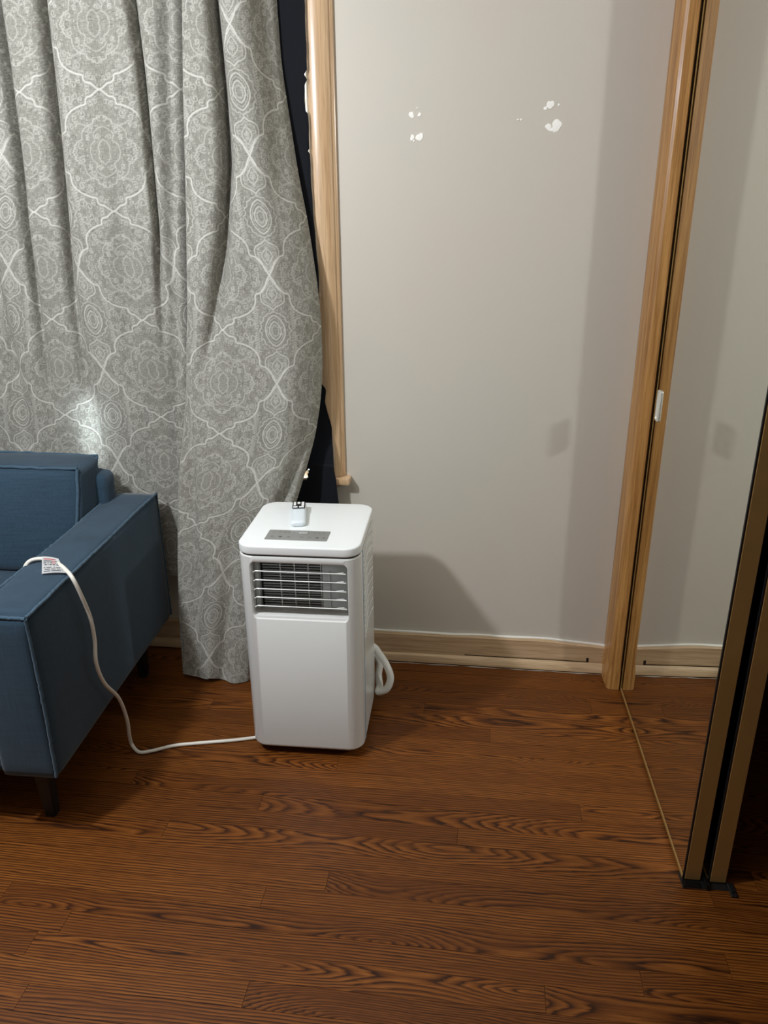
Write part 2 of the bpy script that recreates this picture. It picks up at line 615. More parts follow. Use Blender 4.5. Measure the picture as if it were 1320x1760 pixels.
# varnished casing with a swelling face
def casing(x0, x1, z0, z1):
    w = x1 - x0
    prof = [(x0, WY), (x0, WY - 0.014)]
    for i in range(0, 13):
        a = i / 12
        prof.append((x0 + 0.002 + (w - 0.014) * a, WY - 0.017 - 0.011 * math.sin(math.pi * min(1, a * 0.98)) ** 0.8))
    prof += [(x1 - 0.010, WY - 0.013), (x1 - 0.006, WY - 0.012), (x1 - 0.001, WY - 0.008), (x1, WY)]
    return extrude_profile(prof, z0, z1)

o = obj('trim_1', casing(-0.488, -0.409, 0.655, 2.13), M['casing'], None, True, 30); o['kind'] = 'structure'
o = obj('trim_2', casing(-1.885, -1.806, 0.655, 2.13), M['casing'], None, True, 30); o['kind'] = 'structure'
o = obj('trim_3', box(-1.91, -0.392, WY - 0.042, WY + 0.045, 0.632, 0.654, 0.004, 2), M['casing'], None, True, 30); o['kind'] = 'structure'

# baseboard with its shoe moulding; the board's top edge dips towards the closet jamb
def bb_top(x):
    t = max(0.0, (x - 0.25) / 0.19)
    return 0.106 - 0.012 * min(1, t) ** 1.3 + 0.0012 * math.sin(9 * x) + 0.0007 * math.sin(31 * x + 1)

bm = bmesh.new()
xsb = np.linspace(-3.6, 0.436, 170)
add_stack(bm, [[(x, WY, 0.0), (x, WY - 0.013, 0.0), (x, WY - 0.013, bb_top(x) - 0.006), (x, WY - 0.009, bb_top(x)), (x, WY, bb_top(x))] for x in xsb])
bb = obj('baseboard_back', bm, M['base'], None, True, 30); bb['kind'] = 'structure'
bm = bmesh.new()
add_stack(bm, [[(x, WY - 0.0145, 0.0045), (x, WY - 0.029 - 0.001 * math.sin(3 * x), 0.0045), (x, WY - 0.028, 0.016), (x, WY - 0.024, 0.026), (x, WY - 0.018, 0.031 + 0.0015 * math.sin(5 * x)), (x, WY - 0.0145, 0.032 + 0.0015 * math.sin(5 * x))] for x in xsb])
obj('shoe_moulding', bm, M['base'], bb, True, 30)
bm = bmesh.new()
add_stack(bm, [[(x, WY - 0.0075 + 0.001 * math.sin(37 * x), bb_top(x) - 0.001), (x, WY - 0.0075 + 0.001 * math.sin(37 * x), bb_top(x) + 0.0022 + 0.001 * math.sin(23 * x + 1)), (x, WY - 0.0005, bb_top(x) + 0.004), (x, WY - 0.0005, bb_top(x) - 0.001)] for x in np.linspace(-0.4, 0.436, 90)])
obj('caulk_bead', bm, M['caulk'], bb)
bm = bmesh.new()
add_stack(bm, [[(x, WY - 0.030, 0.0004), (x, WY - 0.0315 - 0.0012 * math.sin(41 * x) - 0.0008 * math.sin(93 * x), 0.0004), (x, WY - 0.030, 0.0016 + 0.0009 * math.sin(57 * x))] for x in np.linspace(-0.33, 0.43, 80)])
obj('dried_paint_edge', bm, M['oldpaint'], bb)
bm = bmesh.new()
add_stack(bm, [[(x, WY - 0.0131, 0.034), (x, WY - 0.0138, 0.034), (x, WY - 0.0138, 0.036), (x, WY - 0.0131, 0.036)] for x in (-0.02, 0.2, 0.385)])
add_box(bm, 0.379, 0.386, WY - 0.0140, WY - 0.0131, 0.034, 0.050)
obj('dark_gap_and_mark', bm, M['black'], bb, smooth=False)  # black strip drawn in for the dark gap above the shoe, plus a mark

# filler spots on the wall
def blob(x, z, r, seed, sq=1.0):
    rs = np.random.RandomState(seed)
    bmx = bmesh.new()
    n = 18
    ph = rs.rand(4) * 6.28
    loops = []
    for (k, d) in ((1.0, 0.0002), (0.93, 0.0012), (0.55, 0.0016)):
        lp = []
        for i in range(n):
            a = 2 * math.pi * i / n
            q = r * k * (1 + 0.14 * math.sin(2 * a + ph[0]) + 0.10 * math.sin(3 * a + ph[1]) + 0.06 * math.sin(5 * a + ph[2]))
            lp.append((x + q * math.cos(a), WY - d, z + q * math.sin(a) * sq))
        loops.append(lp)
    add_stack(bmx, loops)
    return bmx

SP = [(-0.2075, 1.660, 0.0075, 1), (-0.1865, 1.660, 0.0048, 1), (-0.1925, 1.676, 0.0020, 1), (-0.205, 1.606, 0.0062, 1.15), (-0.1855, 1.607, 0.0098, 1),
      (-0.201, 1.598, 0.0035, 0.6), (0.0705, 1.643, 0.0030, 0.7), (0.0785, 1.643, 0.0032, 0.7), (0.1515, 1.676, 0.0090, 1.15), (0.1395, 1.668, 0.0045, 1.1),
      (0.1725, 1.675, 0.0030, 1.0), (0.1505, 1.624, 0.0085, 1.0), (0.1705, 1.627, 0.0135, 1.05), (0.160, 1.618, 0.0070, 0.8)]
for i, (x, z, r, sq) in enumerate(SP):
    obj('spackle_spot', blob(x, z, r, i + 3, sq), M['spackle'], wall_back)

# ------------------------------------------------------------------ closet: jamb and mirrored sliding doors
prof = [(0.434, WY - 0.001), (0.434, 2.200), (0.4375, 2.180), (0.4385, 2.172), (0.4365, 2.168), (0.4395, 2.160), (0.4470, 2.155), (0.4705, 2.152),
        (0.4740, 2.156), (0.4740, WY - 0.001)]
bm = bmesh.new()
add_stack(bm, [[(x - (0.004 if (z < 0.05 and x < 0.45) else 0), y - (0.004 if (z < 0.05 and y < 2.2) else 0), z) for x, y in prof] for z in (0.0, 0.012, 0.045, 0.10, 1.0, 2.06)])
jamb = obj('trim_4', bm, M['jamb'], None, True, 25); jamb['kind'] = 'structure'

DOOR_ANG = math.atan2(0.497 - 0.4768, 2.150 - 1.4006)     # the doors run a little out of square


def mirror_door(name, loc):
    d = empty(name, loc, DOOR_ANG)       # local +Y runs along the door to the wall, +X into the closet
    d['kind'] = 'structure'
    L, H, T = 0.749, 2.03, 0.038
    # mirror glass
    obj('mirror', box(0.0, 0.004, 0.0015, L - 0.003, 0.012, H), M['mirror'], d, smooth=False)
    obj('backing_board', box(0.0045, T, 0.0215, L - 0.003, 0.016, H), M['black'], d, smooth=False)
    obj('stile', box(0.003, T, -0.004, 0.0210, 0.006, H, 0.0012, 1), M['gold'], d, smooth=False)
    obj('glass_edge', box(-0.0006, 0.0026, -0.0035, 0.0012, 0.006, H), M['black'], d, smooth=False)
    obj('bottom_rail', box(-0.0016, 0.0045, 0.0016, L - 0.003, 0.004, 0.0115), M['gold'], d, smooth=False)
    obj('edge_strip', box(-0.0012, 0.002, L - 0.0029, L - 0.0014, 0.012, H), M['gold'], d, smooth=False)
    return d

d1 = mirror_door('door_1', (0.4975, 1.4006, 0.0))
fp = bmesh.new()
add_stack(fp, [[(xx, y, z) for y, z in rrect(0.692 + g, 0.722 - g, 0.888 + g, 0.972 - g, 0.005, 4)] for xx, g in ((-0.0005, 0), (-0.0042, 0.0006), (-0.0050, 0.0016), (-0.0050, 0.005), (-0.0015, 0.007))])
obj('finger_pull', fp, M['brightmetal'], d1)
d2 = mirror_door('door_2', (0.5520, 1.3990, 0.0))

guide = empty('floor_guide', (0.54, 1.400, 0.0), DOOR_ANG)
tag(guide, 'small black metal floor guide bracket under the ends of the mirrored sliding doors', 'bracket')
obj('base_plate', box(-0.048, 0.052, -0.022, 0.020, 0.0004, 0.0030, 0.001, 1), M['black'], guide, smooth=False)
bm = bmesh.new()
add_stack(bm, [[(x, -0.020 - 0.004 * math.sin((x + 0.05) * 60), z) for x, z in ((-0.046, 0.0031), (-0.006, 0.0031), (-0.006, 0.0056), (-0.046, 0.0050))],
               [(x, -0.006, z) for x, z in ((-0.046, 0.0031), (-0.006, 0.0031), (-0.006, 0.0058), (-0.046, 0.0056))]])
obj('roller_clip', bm, M['blackmetal'], guide, smooth=False)
obj('centre_fin', box(0.0005, 0.0085, -0.026, 0.012, 0.0031, 0.016, 0.0012, 1), M['blackmetal'], guide, smooth=False)
obj('end_tab', box(0.052, 0.066, -0.040, -0.002, 0.0004, 0.006, 0.0015, 1), M['black'], guide, smooth=False)
bm = bmesh.new()
for k in range(10):
    a = 2 * math.pi * k / 10
bmesh.ops.create_cone(bm, segments=12, radius1=0.0032, radius2=0.0026, depth=0.002, cap_ends=True, matrix=Matrix.Translation((0.059, -0.030, 0.007)))
obj('screw', bm, M['blackmetal'], guide)

# ------------------------------------------------------------------ portable air conditioner
ac = empty('portable_air_conditioner', (-0.445, 1.879, 0.0), math.radians(1.2))
tag(ac, 'white portable air conditioner with front louvers standing on the wood floor', 'air conditioner')
HW, HD, TOPZ = 0.158, 0.160, 0.613
ZB = 0.026


def shell(x0, x1, y0, y1, z0, z1, r, e_bot=0.012):
    """upright body, r=(front-left, front-right, back-right, back-left) plan radii, softened lower rim"""
    loops = []
    for i in range(5):
        a = 0.5 * math.pi * i / 4
        ins = e_bot * (1 - math.sin(a)); z = z0 + e_bot * (1 - math.cos(a))
        loops.append([(x, y, z) for x, y in rrect(x0 + ins, x1 - ins, y0 + ins, y1, tuple(max(q, 0.0008) for q in r), 10)])
    loops.append([(x, y, z1 - 0.003) for x, y in rrect(x0, x1, y0, y1, r, 10)])
    loops.append([(x, y, z1) for x, y in rrect(x0 + 0.002, x1 - 0.002, y0 + 0.002, y1, r, 10)])
    bm = bmesh.new()
    add_stack(bm, loops)
    return bm

SEAM = -HD + 0.058
front = obj('front_shell', shell(-HW, HW, -HD, SEAM, ZB, TOPZ, (0.042, 0.042, 0.0008, 0.0008)), M['white'], ac, True, 35)
bpy.context.view_layer.update()
# louvre opening with a softly flared rim
OX0, OX1, OZ0, OZ1 = -0.1235, 0.1255, 0.437, 0.594
cut = bmesh.new()
lps = []
for (yy, g) in ((-HD - 0.02, 0.007), (-HD - 0.0005, 0.0055), (-HD + 0.0015, 0.0025), (-HD + 0.005, 0.0005), (-HD + 0.010, 0.0), (SEAM - 0.004, 0.0)):
    lps.append([(x, yy, z) for x, z in rrect(OX0 - g, OX1 + g, OZ0 - g, OZ1 + g, 0.012 + g, 6)])
add_stack(cut, lps)
co = obj('cutter', cut, M['recess'], ac)
bpy.context.view_layer.update()
boolean_cut(front, [co])
obj('rear_housing', extrude_profile(rrect(-HW + 0.001, HW - 0.001, SEAM + 0.0035, HD, (0.0008, 0.0008, 0.035, 0.035), 10), ZB + 0.006, TOPZ - 0.001), M['white'], ac, True, 35)
obj('seam_strip', box(-HW - 0.0004, HW + 0.0006, SEAM - 0.0012, SEAM + 0.0046, ZB + 0.006, TOPZ - 0.001), M['blue'], ac, smooth=False)
obj('lid_gap', extrude_profile(rrect(-HW + 0.004, HW - 0.004, -HD + 0.004, HD - 0.004, 0.038, 10), TOPZ - 0.0005, TOPZ + 0.0042), M['dark'], ac, True, 35)
obj('lid', rounded_slab(-HW - 0.0005, HW + 0.0005, -HD - 0.0015, HD, TOPZ + 0.0044, 0.642, 0.043, 0.0045, 10), M['whitelid'], ac, True, 50)
obj('base_tray', box(-HW + 0.02, HW - 0.02, -HD + 0.03, HD - 0.02, 0.018, ZB + 0.006), M['black'], ac, smooth=False)
for sx in (-1, 1):
    for sy in (-1, 1):
        w = bmesh.new()
        bmesh.ops.create_cone(w, segments=20, radius1=0.011, radius2=0.011, depth=0.016, cap_ends=True,
                              matrix=Matrix.Translation((sx * 0.115, sy * 0.115, 0.0112)) @ Matrix.Rotation(math.pi / 2, 4, 'Y'))
        obj('caster_wheel', w, M['black'], ac)

# inside the opening: liner, dark fan duct, grid and plain end block
yb = SEAM - 0.006
gx1 = OX0 + 0.72 * (OX1 - OX0)
obj('duct_back', box(OX0 + 0.002, OX1 - 0.002, yb - 0.0005, yb + 0.0015, OZ0 + 0.002, OZ1 - 0.002), M['dark'], ac, smooth=False)
bm = box(gx1, OX1 - 0.001, yb - 0.020, yb - 0.001, OZ0 + 0.001, OZ1 - 0.001, 0.002, 2)
eb = obj('end_block', bm, M['recess'], ac)
for fx in (0.27, 0.42, 0.565, 0.70):
    x = OX0 + fx * (OX1 - OX0)
    obj('grid_bar', box(x - 0.0013, x + 0.0013, yb - 0.010, yb - 0.0008, OZ0 + 0.001, OZ1 - 0.001), M['grille'], ac, smooth=False)
bm = bmesh.new()
add_stack(bm, [[(x, -HD + 0.004, OZ0 - 0.001), (x, -HD + 0.006, OZ0 + 0.004), (x, yb - 0.010, OZ0 + 0.011), (x, yb - 0.010, OZ0 - 0.001)] for x in (OX0 - 0.0005, OX1 + 0.0005)])
obj('opening_ledge', bm, M['white'], ac, True, 30)
nf = 19
for k in range(nf):
    z = OZ0 + 0.010 + (OZ1 - OZ0 - 0.018) * k / (nf - 1)
    b2 = box(OX0 + 0.020, gx1 - 0.001, yb - 0.0085, yb - 0.0012, -0.0008, 0.0008)
    o = obj('grille_fin', b2, M['grille'], ac, smooth=False)
    o.location.z = z
obj('duct_cheek', box(OX0 + 0.0005, OX0 + 0.014, yb - 0.022, yb - 0.001, OZ0 + 0.001, OZ1 - 0.001, 0.004, 2), M['recess'], ac)
for fr in (0.835, 0.675, 0.515, 0.36, 0.20):
    z = OZ0 + fr * (OZ1 - OZ0)
    bm = bmesh.new()
    xsn = [OX0 + 0.004, OX0 + 0.007, OX0 + 0.011] + list(np.linspace(OX0 + 0.02, OX1 - 0.02, 8)) + [OX1 - 0.010, OX1 - 0.004]
    lp = []
    for i, x in enumerate(xsn):
        dz = -0.0045 if i == 0 else (-0.002 if i == 1 else 0.0)
        dz2 = 0.0015 if i >= len(xsn) - 2 else 0
        lp.append([(x, -HD + 0.006, z + dz - dz2), (x, -HD + 0.0045, z + 0.0016 + dz), (x, -HD + 0.006, z + 0.0032 + dz), (x, -HD + 0.026, z - 0.0072 + dz), (x, -HD + 0.026, z - 0.0092 + dz)])
    add_stack(bm, lp)
    sl = obj('louver', bm, M['white'], ac, True, 40)
    pin = bmesh.new()
    xp = OX1 - 0.034
    add_tube(pin, catmull([(xp, -HD + 0.027, z - 0.0075), (xp + 0.003, -HD + 0.024, z - 0.0055), (xp + 0.012, -HD + 0.018, z - 0.0015), (xp + 0.024, -HD + 0.010, z + 0.0035)], 4), 0.0011, 6)
    obj('pivot_arm', pin, M['white'], sl)
obj('linkage_rod', box(OX1 - 0.052, OX1 - 0.049, yb - 0.026, yb - 0.0205, OZ0 + 0.02, OZ1 - 0.03), M['grille'], ac, smooth=False)

# control film on the lid
cp = obj('control_panel', rounded_slab(-0.094, 0.069, -HD + 0.043, -HD + 0.108, 0.6418, 0.6427, 0.004, 0.0003, 4), M['panel'], ac, True, 50)
obj('display', rounded_slab(-0.014, 0.011, -HD + 0.086, -HD + 0.099, 0.6426, 0.6430, 0.002, 0.0001, 3), M['display'], cp)
ib = bmesh.new()
zt = 0.64275
def icon_dot(x, y, r):
    n = 10
    vs_ = [ib.verts.new((x + r * math.cos(2 * math.pi * i / n), y + r * math.sin(2 * math.pi * i / n), zt)) for i in range(n)]
    ib.faces.new(vs_)
def icon_ring(x, y, r, w):
    n = 14
    a = [ib.verts.new((x + r * math.cos(2 * math.pi * i / n), y + r * math.sin(2 * math.pi * i / n), zt)) for i in range(n)]
    b = [ib.verts.new((x + (r - w) * math.cos(2 * math.pi * i / n), y + (r - w) * math.sin(2 * math.pi * i / n), zt)) for i in range(n)]
    for i in range(n):
        j = (i + 1) % n
        ib.faces.new((a[i], a[j], b[j], b[i]))
def icon_bar(x0, x1, y0, y1):
    ib.faces.new([ib.verts.new(p) for p in ((x0, y0, zt), (x1, y0, zt), (x1, y1, zt), (x0, y1, zt))])
yr = -HD + 0.095
for x in (-0.079, -0.063, -0.049, -0.038, -0.026):
    icon_dot(x, yr, 0.0016); icon_bar(x - 0.003, x + 0.003, yr - 0.0055, yr - 0.0045)
for x in (0.029, 0.041, 0.053):
    icon_dot(x, yr, 0.0016); icon_bar(x - 0.003, x + 0.003, yr - 0.0055, yr - 0.0045)
yr2 = -HD + 0.063
for i, x in enumerate((-0.078, -0.056, -0.034, 0.000, 0.020, 0.041, 0.058)):
    icon_ring(x, yr2, 0.0052, 0.0008)
    if i in (1, 5):
        icon_dot(x, yr2, 0.0036)
    elif i in (2, 6):
        ib.faces.new([ib.verts.new(p) for p in ((x - 0.003, yr2 - 0.002, zt), (x + 0.003, yr2 - 0.002, zt), (x, yr2 + 0.003, zt))])
    else:
        icon_bar(x - 0.003, x + 0.003, yr2 - 0.0007, yr2 + 0.0007)
for a in ((-0.0155, 0.0125, -HD + 0.0995, -HD + 0.101), (-0.0155, 0.0125, -HD + 0.084, -HD + 0.0855), (-0.0155, -0.0143, -HD + 0.0855, -HD + 0.0995), (0.0113, 0.0125, -HD + 0.0855, -HD + 0.0995)):
    icon_bar(*a)
obj('icon_print', ib, M['print'], cp, smooth=False)['kind'] = 'stuff'

# embossed air intake on the right side
for k in range(16):
    z = 0.335 + k * 0.0165
    bm = bmesh.new()
    add_stack(bm, [[(HW - 0.0014, y, zz), (HW + 0.0001, y, zz + 0.0015), (HW + 0.0001, y, zz + 0.004), (HW - 0.0014, y, zz + 0.0055)] for y, zz in ((SEAM + 0.03, z), (SEAM + 0.03 + 0.075, z + 0.022), (HD - 0.045, z - 0.004))])
    obj('intake_rib', bm, M['grille'] if k % 2 else M['white'], ac, smooth=False)

# drain hose loop at the right rear
hp = [(0.120, HD - 0.02, 0.180), (0.150, HD - 0.010, 0.178), (0.170, 0.140, 0.160), (0.194, 0.120, 0.134), (0.208, 0.105, 0.100), (0.198, 0.096, 0.066),
      (0.172, 0.100, 0.050), (0.150 + 0.022, 0.128, 0.052), (0.166, 0.150, 0.078), (0.168, 0.165, 0.110), (0.150, HD + 0.012, 0.140), (0.120, HD - 0.004, 0.150)]
hpts = catmull(hp, 14)
obj('drain_hose', tube(hpts, 0.0092, 12, lambda i, n: 0.0108 + (0.0008 if i % 2 else 0.0)), M['hose'], ac)

# power cord: from the unit across the floor and up over the sofa arm (world path brought into the unit's frame)
bpy.context.view_layer.update()
inv = ac.matrix_world.inverted()
CP = [(-1.112, 1.585, 0.560), (-1.103, 1.598, 0.606), (-1.090, 1.612, 0.6235), (-1.058, 1.622, 0.6245), (-1.010, 1.598, 0.6245), (-0.968, 1.562, 0.6235), (-0.946, 1.545, 0.612),
      (-0.937, 1.551, 0.569), (-0.934, 1.570, 0.497), (-0.934, 1.573, 0.430), (-0.934, 1.563, 0.370), (-0.934, 1.585, 0.296), (-0.935, 1.645, 0.208), (-0.938, 1.675, 0.120),
      (-0.945, 1.688, 0.053), (-0.947, 1.697, 0.016), (-0.919, 1.679, 0.0058), (-0.886, 1.688, 0.0054), (-0.830, 1.718, 0.0054), (-0.767, 1.736, 0.0054), (-0.671, 1.760, 0.0054),
      (-0.625, 1.774, 0.0056), (-0.590, 1.786, 0.0060), (-0.555, 1.80, 0.0075), (-0.53, 1.82, 0.020)]
cordpts = [inv @ Vector(p) for p in catmull(CP, 8)]
cord = obj('power_cord', tube(cordpts, 0.0050, 10), M['cord'], ac)
cord['label'] = 'off-white power cord lying on the floor and draped over the sofa arm'
# paper tag folded around the cord
TG = [(-1.024, 1.545), (-1.066, 1.622), (-1.018, 1.614), (-0.968, 1.556)]
bm = bmesh.new()
uvn, vvn = 24, 18
def tagpt(u, v, dz=0.0):
    bl, tl, tr, br = [Vector(p) for p in TG]
    p = (bl * (1 - u) + br * u) * (1 - v) + (tl * (1 - u) + tr * u) * v
    z = 0.6225 + 0.0085 * v ** 1.5 + 0.002 * math.sin(3 * u) + dz
    return inv @ Vector((p.x, p.y, z))
grid = [[bm.verts.new(tagpt(i / uvn, j / vvn)) for j in range(vvn + 1)] for i in range(uvn + 1)]
rs = np.random.RandomState(5)
for i in range(uvn):
    for j in range(vvn):
        fc = bm.faces.new((grid[i][j], grid[i + 1][j], grid[i + 1][j + 1], grid[i][j + 1]))
        u, v = (i + 0.5) / uvn, (j + 0.5) / vvn
        if 0.07 < u < 0.92:
            if j in (2, 4, 6, 9, 11, 13) and rs.rand() < 0.86:
                fc.material_index = 2
            if j == 15 and u < 0.8 or (j in (11, 13) and 0.55 < u < 0.7):
                fc.material_index = 1
bmesh.ops.solidify(bm, geom=bm.faces[:], thickness=0.0004)
wt = obj('warning_tag', bm, [M['tag'], M['tagred'], M['tagblk']], cord, smooth=False)
wt['label'] = 'white paper warning tag with fine red and black print'

# ------------------------------------------------------------------ remote on the lid
rem = empty('remote_control', (-0.483, 1.925, 0.6424), math.radians(11.5))
tag(rem, 'small white remote control with black button pad lying on top of the air conditioner', 'remote')
bm = bmesh.new()
lps = []
for (z, g, yo) in ((0.0002, 0.004, 0), (0.004, 0.0005, 0), (0.010, 0.0, 0), (0.0165, 0.0012, 0), (0.0195, 0.004, 0.001), (0.0205, 0.0075, 0.002)):
    lps.append([(x, y, z - (0.004 if (y < -0.055 and z > 0.012) else 0)) for x, y in rrect(-0.0205 + g, 0.0205 - g, -0.078 + g, 0.064 - g, (0.012, 0.012, 0.007, 0.007), 6)])
add_stack(bm, lps)
obj('body', bm, M['remote'], rem, True, 50)
pad = obj('button_pad', rounded_slab(-0.0175, 0.0175, 0.010, 0.058, 0.0202, 0.0212, 0.002, 0.0003, 3), M['btnblack'], rem)
for (x0, x1, y0, y1) in ((-0.0145, -0.0078, 0.030, 0.056), (-0.0150, -0.0030, 0.0135, 0.0225), (0.0075, 0.0148, 0.0245, 0.056), (0.0010, 0.0148, 0.0135, 0.0215), (-0.0038, 0.0038, 0.042, 0.056)):
    obj('button', rounded_slab(x0, x1, y0, y1, 0.0211, 0.0224, 0.0015, 0.0004, 3), M['btnwhite'], pad)

# ------------------------------------------------------------------ sofa
sofa = empty('sofa', (-0.954, 1.352, 0.0), math.radians(2.4))       # local origin: outer front corner of the arm in view
tag(sofa, 'blue linen upholstered sofa with piped square arm and black legs', 'sofa')
SW, SD, ZB2, AZ, AW = 1.56, 0.802, 0.180, 0.614, 0.137
for (xa, xb, sgn) in ((-AW, 0.0, 1), (-SW, -SW + AW, -1)):
    bm = puffy(xa, xb, 0.0, SD, ZB2, AZ, 0.012, (0.007, 0.006, 0.004), 12, 0.0015, 3)
    arm = obj('arm', bm, M['sofa'], sofa, True, 80)
    xo = xb if sgn > 0 else xa
    xi = xa if sgn > 0 else xb
    rs = np.random.RandomState(4 if sgn > 0 else 9)
    def wav(pts, amp=0.0018):
        out = []
        for p in catmull(pts, 6):
            out.append((p[0] + amp * rs.randn() * 0.3, p[1], p[2] + amp * rs.randn() * 0.3))
        return out
    e = 0.003
    bm = bmesh.new()
    outer = [(xo - sgn * e, 0.006, AZ - 0.004)] + [(xo - sgn * (e - 0.0025 * math.sin(6 * t + 1)), 0.006 + (SD - 0.012) * t, AZ - 0.003 + 0.002 * math.sin(9 * t)) for t in np.linspace(0.04, 1, 16)]
    add_tube(bm, wav(outer), 0.0042, 7)
    add_tube(bm, wav([(xi + sgn * e, y, z) for _, y, z in outer]), 0.0042, 7)
    add_tube(bm, wav([(xa + 0.004 + (xb - xa - 0.008) * t, 0.004 - 0.002 * math.sin(math.pi * t), AZ - 0.003 + 0.002 * math.sin(5 * t)) for t in np.linspace(0, 1, 8)]), 0.0042, 7)
    add_tube(bm, wav([(xo - sgn * (0.003 - 0.003 * math.sin(math.pi * t)), 0.004, AZ - 0.006 - (AZ - ZB2 - 0.012) * t) for t in np.linspace(0, 1, 10)]), 0.0038, 7)
    add_tube(bm, wav([(xo - sgn * 0.003, SD - 0.005, AZ - 0.006 - (AZ - ZB2 - 0.012) * t) for t in np.linspace(0, 1, 8)]), 0.0034, 7)
    obj('piping', bm, M['sofapipe'], arm, True, 80)
obj('seat_base', puffy(-SW + AW + 0.001, -AW - 0.001, 0.012, SD - 0.01, ZB2 + 0.002, 0.335, 0.012, (0.0, 0.004, 0.0), 8), M['sofa'], sofa, True, 80)
# leaning back frame
def lean(bm, z0, k):
    for v in bm.verts:
        v.co.y += (v.co.z - z0) * k
    return bm
bk = puffy(-SW + AW - 0.030, -AW + 0.022, SD - 0.125, SD - 0.035, 0.30, 0.705, 0.028, (0.004, 0.008, 0.004), 12, 0.001, 2)
obj('back_frame', lean(bk, 0.60, 0.16), M['sofa'], sofa, True, 80)
xm = (-SW) / 2
for (xa, xb) in ((xm + 0.003, -AW - 0.012), (-SW + AW + 0.012, xm - 0.003)):
    c = puffy(xa, xb, 0.020, SD - 0.16, 0.337, 0.455, 0.030, (0.006, 0.010, 0.016), 12, 0.002, 6)
    obj('seat_cushion', c, M['sofa'], sofa, True, 80)
    ya, yb2, za, zb = SD - 0.285, SD - 0.145, 0.462, 0.748
    c = lean(puffy(xa, xb, ya, yb2, za, zb, 0.016, (0.008, 0.022, 0.008), 14, 0.003, 8), 0.46, 0.34)
    cu = obj('back_cushion', c, M['sofa'], sofa, True, 80)
    bm = bmesh.new()
    def lp(p):
        return (p[0], p[1] + (p[2] - 0.46) * 0.34, p[2])
    rs = np.random.RandomState(14)
    for yy in (ya + 0.003, yb2 - 0.003):
        loop = []
        for t in np.linspace(0, 1, 24): loop.append((xb - 0.003 - (xb - xa - 0.006) * t, yy, zb - 0.002 + 0.004 * math.sin(math.pi * t) + 0.0012 * rs.randn()))
        down = [(xb - 0.003 + 0.0012 * rs.randn(), yy, zb - 0.002 - (zb - za - 0.01) * t) for t in np.linspace(0, 1, 12)]
        add_tube(bm, [lp(p) for p in loop], 0.0045, 7)
        add_tube(bm, [lp(p) for p in down], 0.0045, 7)
        add_tube(bm, [lp((xa + 0.003, p[1], p[2])) for p in down], 0.0045, 7)
    obj('piping', bm, M['sofapipe'], cu, True, 80)
for (x, y) in ((-0.085, 0.085), (-0.085, SD - 0.09), (-SW + 0.085, 0.085), (-SW + 0.085, SD - 0.09)):
    bm = bmesh.new()
    add_stack(bm, [[(x + px * k, y + py * k, z) for px, py in rrect(-0.019, 0.019, -0.019, 0.019, 0.006, 4)] for z, k in ((0.0, 0.72), (0.02, 0.76), (ZB2 + 0.004, 1.15))])
    obj('leg', bm, M['leg'], sofa)

# ------------------------------------------------------------------ damask tile, drawn once and laid on the cloth
TW, TH = 0.310, 0.292
NX, NY = 248, 234
tile = np.zeros((NY, NX), np.float32)
gx = (np.arange(NX) + 0.5) / NX * TW
gy = (np.arange(NY) + 0.5) / NY * TH


def stroke_raw(pts, hw, val):
    P = np.asarray(pts, float)
    lo, hi = P.min(0) - hw - 0.003, P.max(0) + hw + 0.003
    for sx in (-2, -1, 0, 1, 2):
        for sy in (-2, -1, 0, 1, 2):
            ox, oy = sx * TW, sy * TH
            ix = np.where((gx >= lo[0] + ox) & (gx <= hi[0] + ox))[0]
            iy = np.where((gy >= lo[1] + oy) & (gy <= hi[1] + oy))[0]
            if not len(ix) or not len(iy):
                continue
            X, Y = np.meshgrid(gx[ix] - ox, gy[iy] - oy)
            D = np.full(X.shape, 1e9)
            for a, b in zip(P[:-1], P[1:]):
                d = b - a
                L2 = max(d @ d, 1e-12)
                t = np.clip(((X - a[0]) * d[0] + (Y - a[1]) * d[1]) / L2, 0, 1)
                D = np.minimum(D, np.hypot(X - a[0] - t * d[0], Y - a[1] - t * d[1]))
            c = np.clip((hw + 0.0009 - D) / 0.0018, 0, 1) * val
            sub = tile[iy[0]:iy[-1] + 1, ix[0]:ix[-1] + 1]
            np.maximum(sub, c, out=sub)


def stroke(pts, hw=0.0013, val=0.8, sub=4):
    """pts in the quarter [0,TW/2]x[0,TH/2] around the pointed oval; mirrored both ways"""
    P = np.array([p[:2] for p in catmull([(a, b, 0) for a, b in pts], sub)]) if len(pts) > 2 else np.array(pts, float)
    for fx in (1, -1):
        for fy in (1, -1):
            stroke_raw(P * np.array([fx, fy]), hw, val)


def spiral(cx, cy, r, a0, turns=1.4, d=1, hw=0.0008, val=0.72):
    pts = []
    for i in range(18):
        t = i / 17
        a = a0 + d * 1.05 * 2 * math.pi * t
        q = r * 1.25 * (1 - 0.72 * t)
        pts.append((cx + q * math.cos(a), cy + q * math.sin(a)))
    stroke(pts, hw, val, 1)
    dot(pts[-1][0], pts[-1][1], 0.0013, 0.8)


def dot(x, y, r=0.0016, val=0.7):
    stroke([(x - 1e-4, y), (x + 1e-4, y)], r, val)


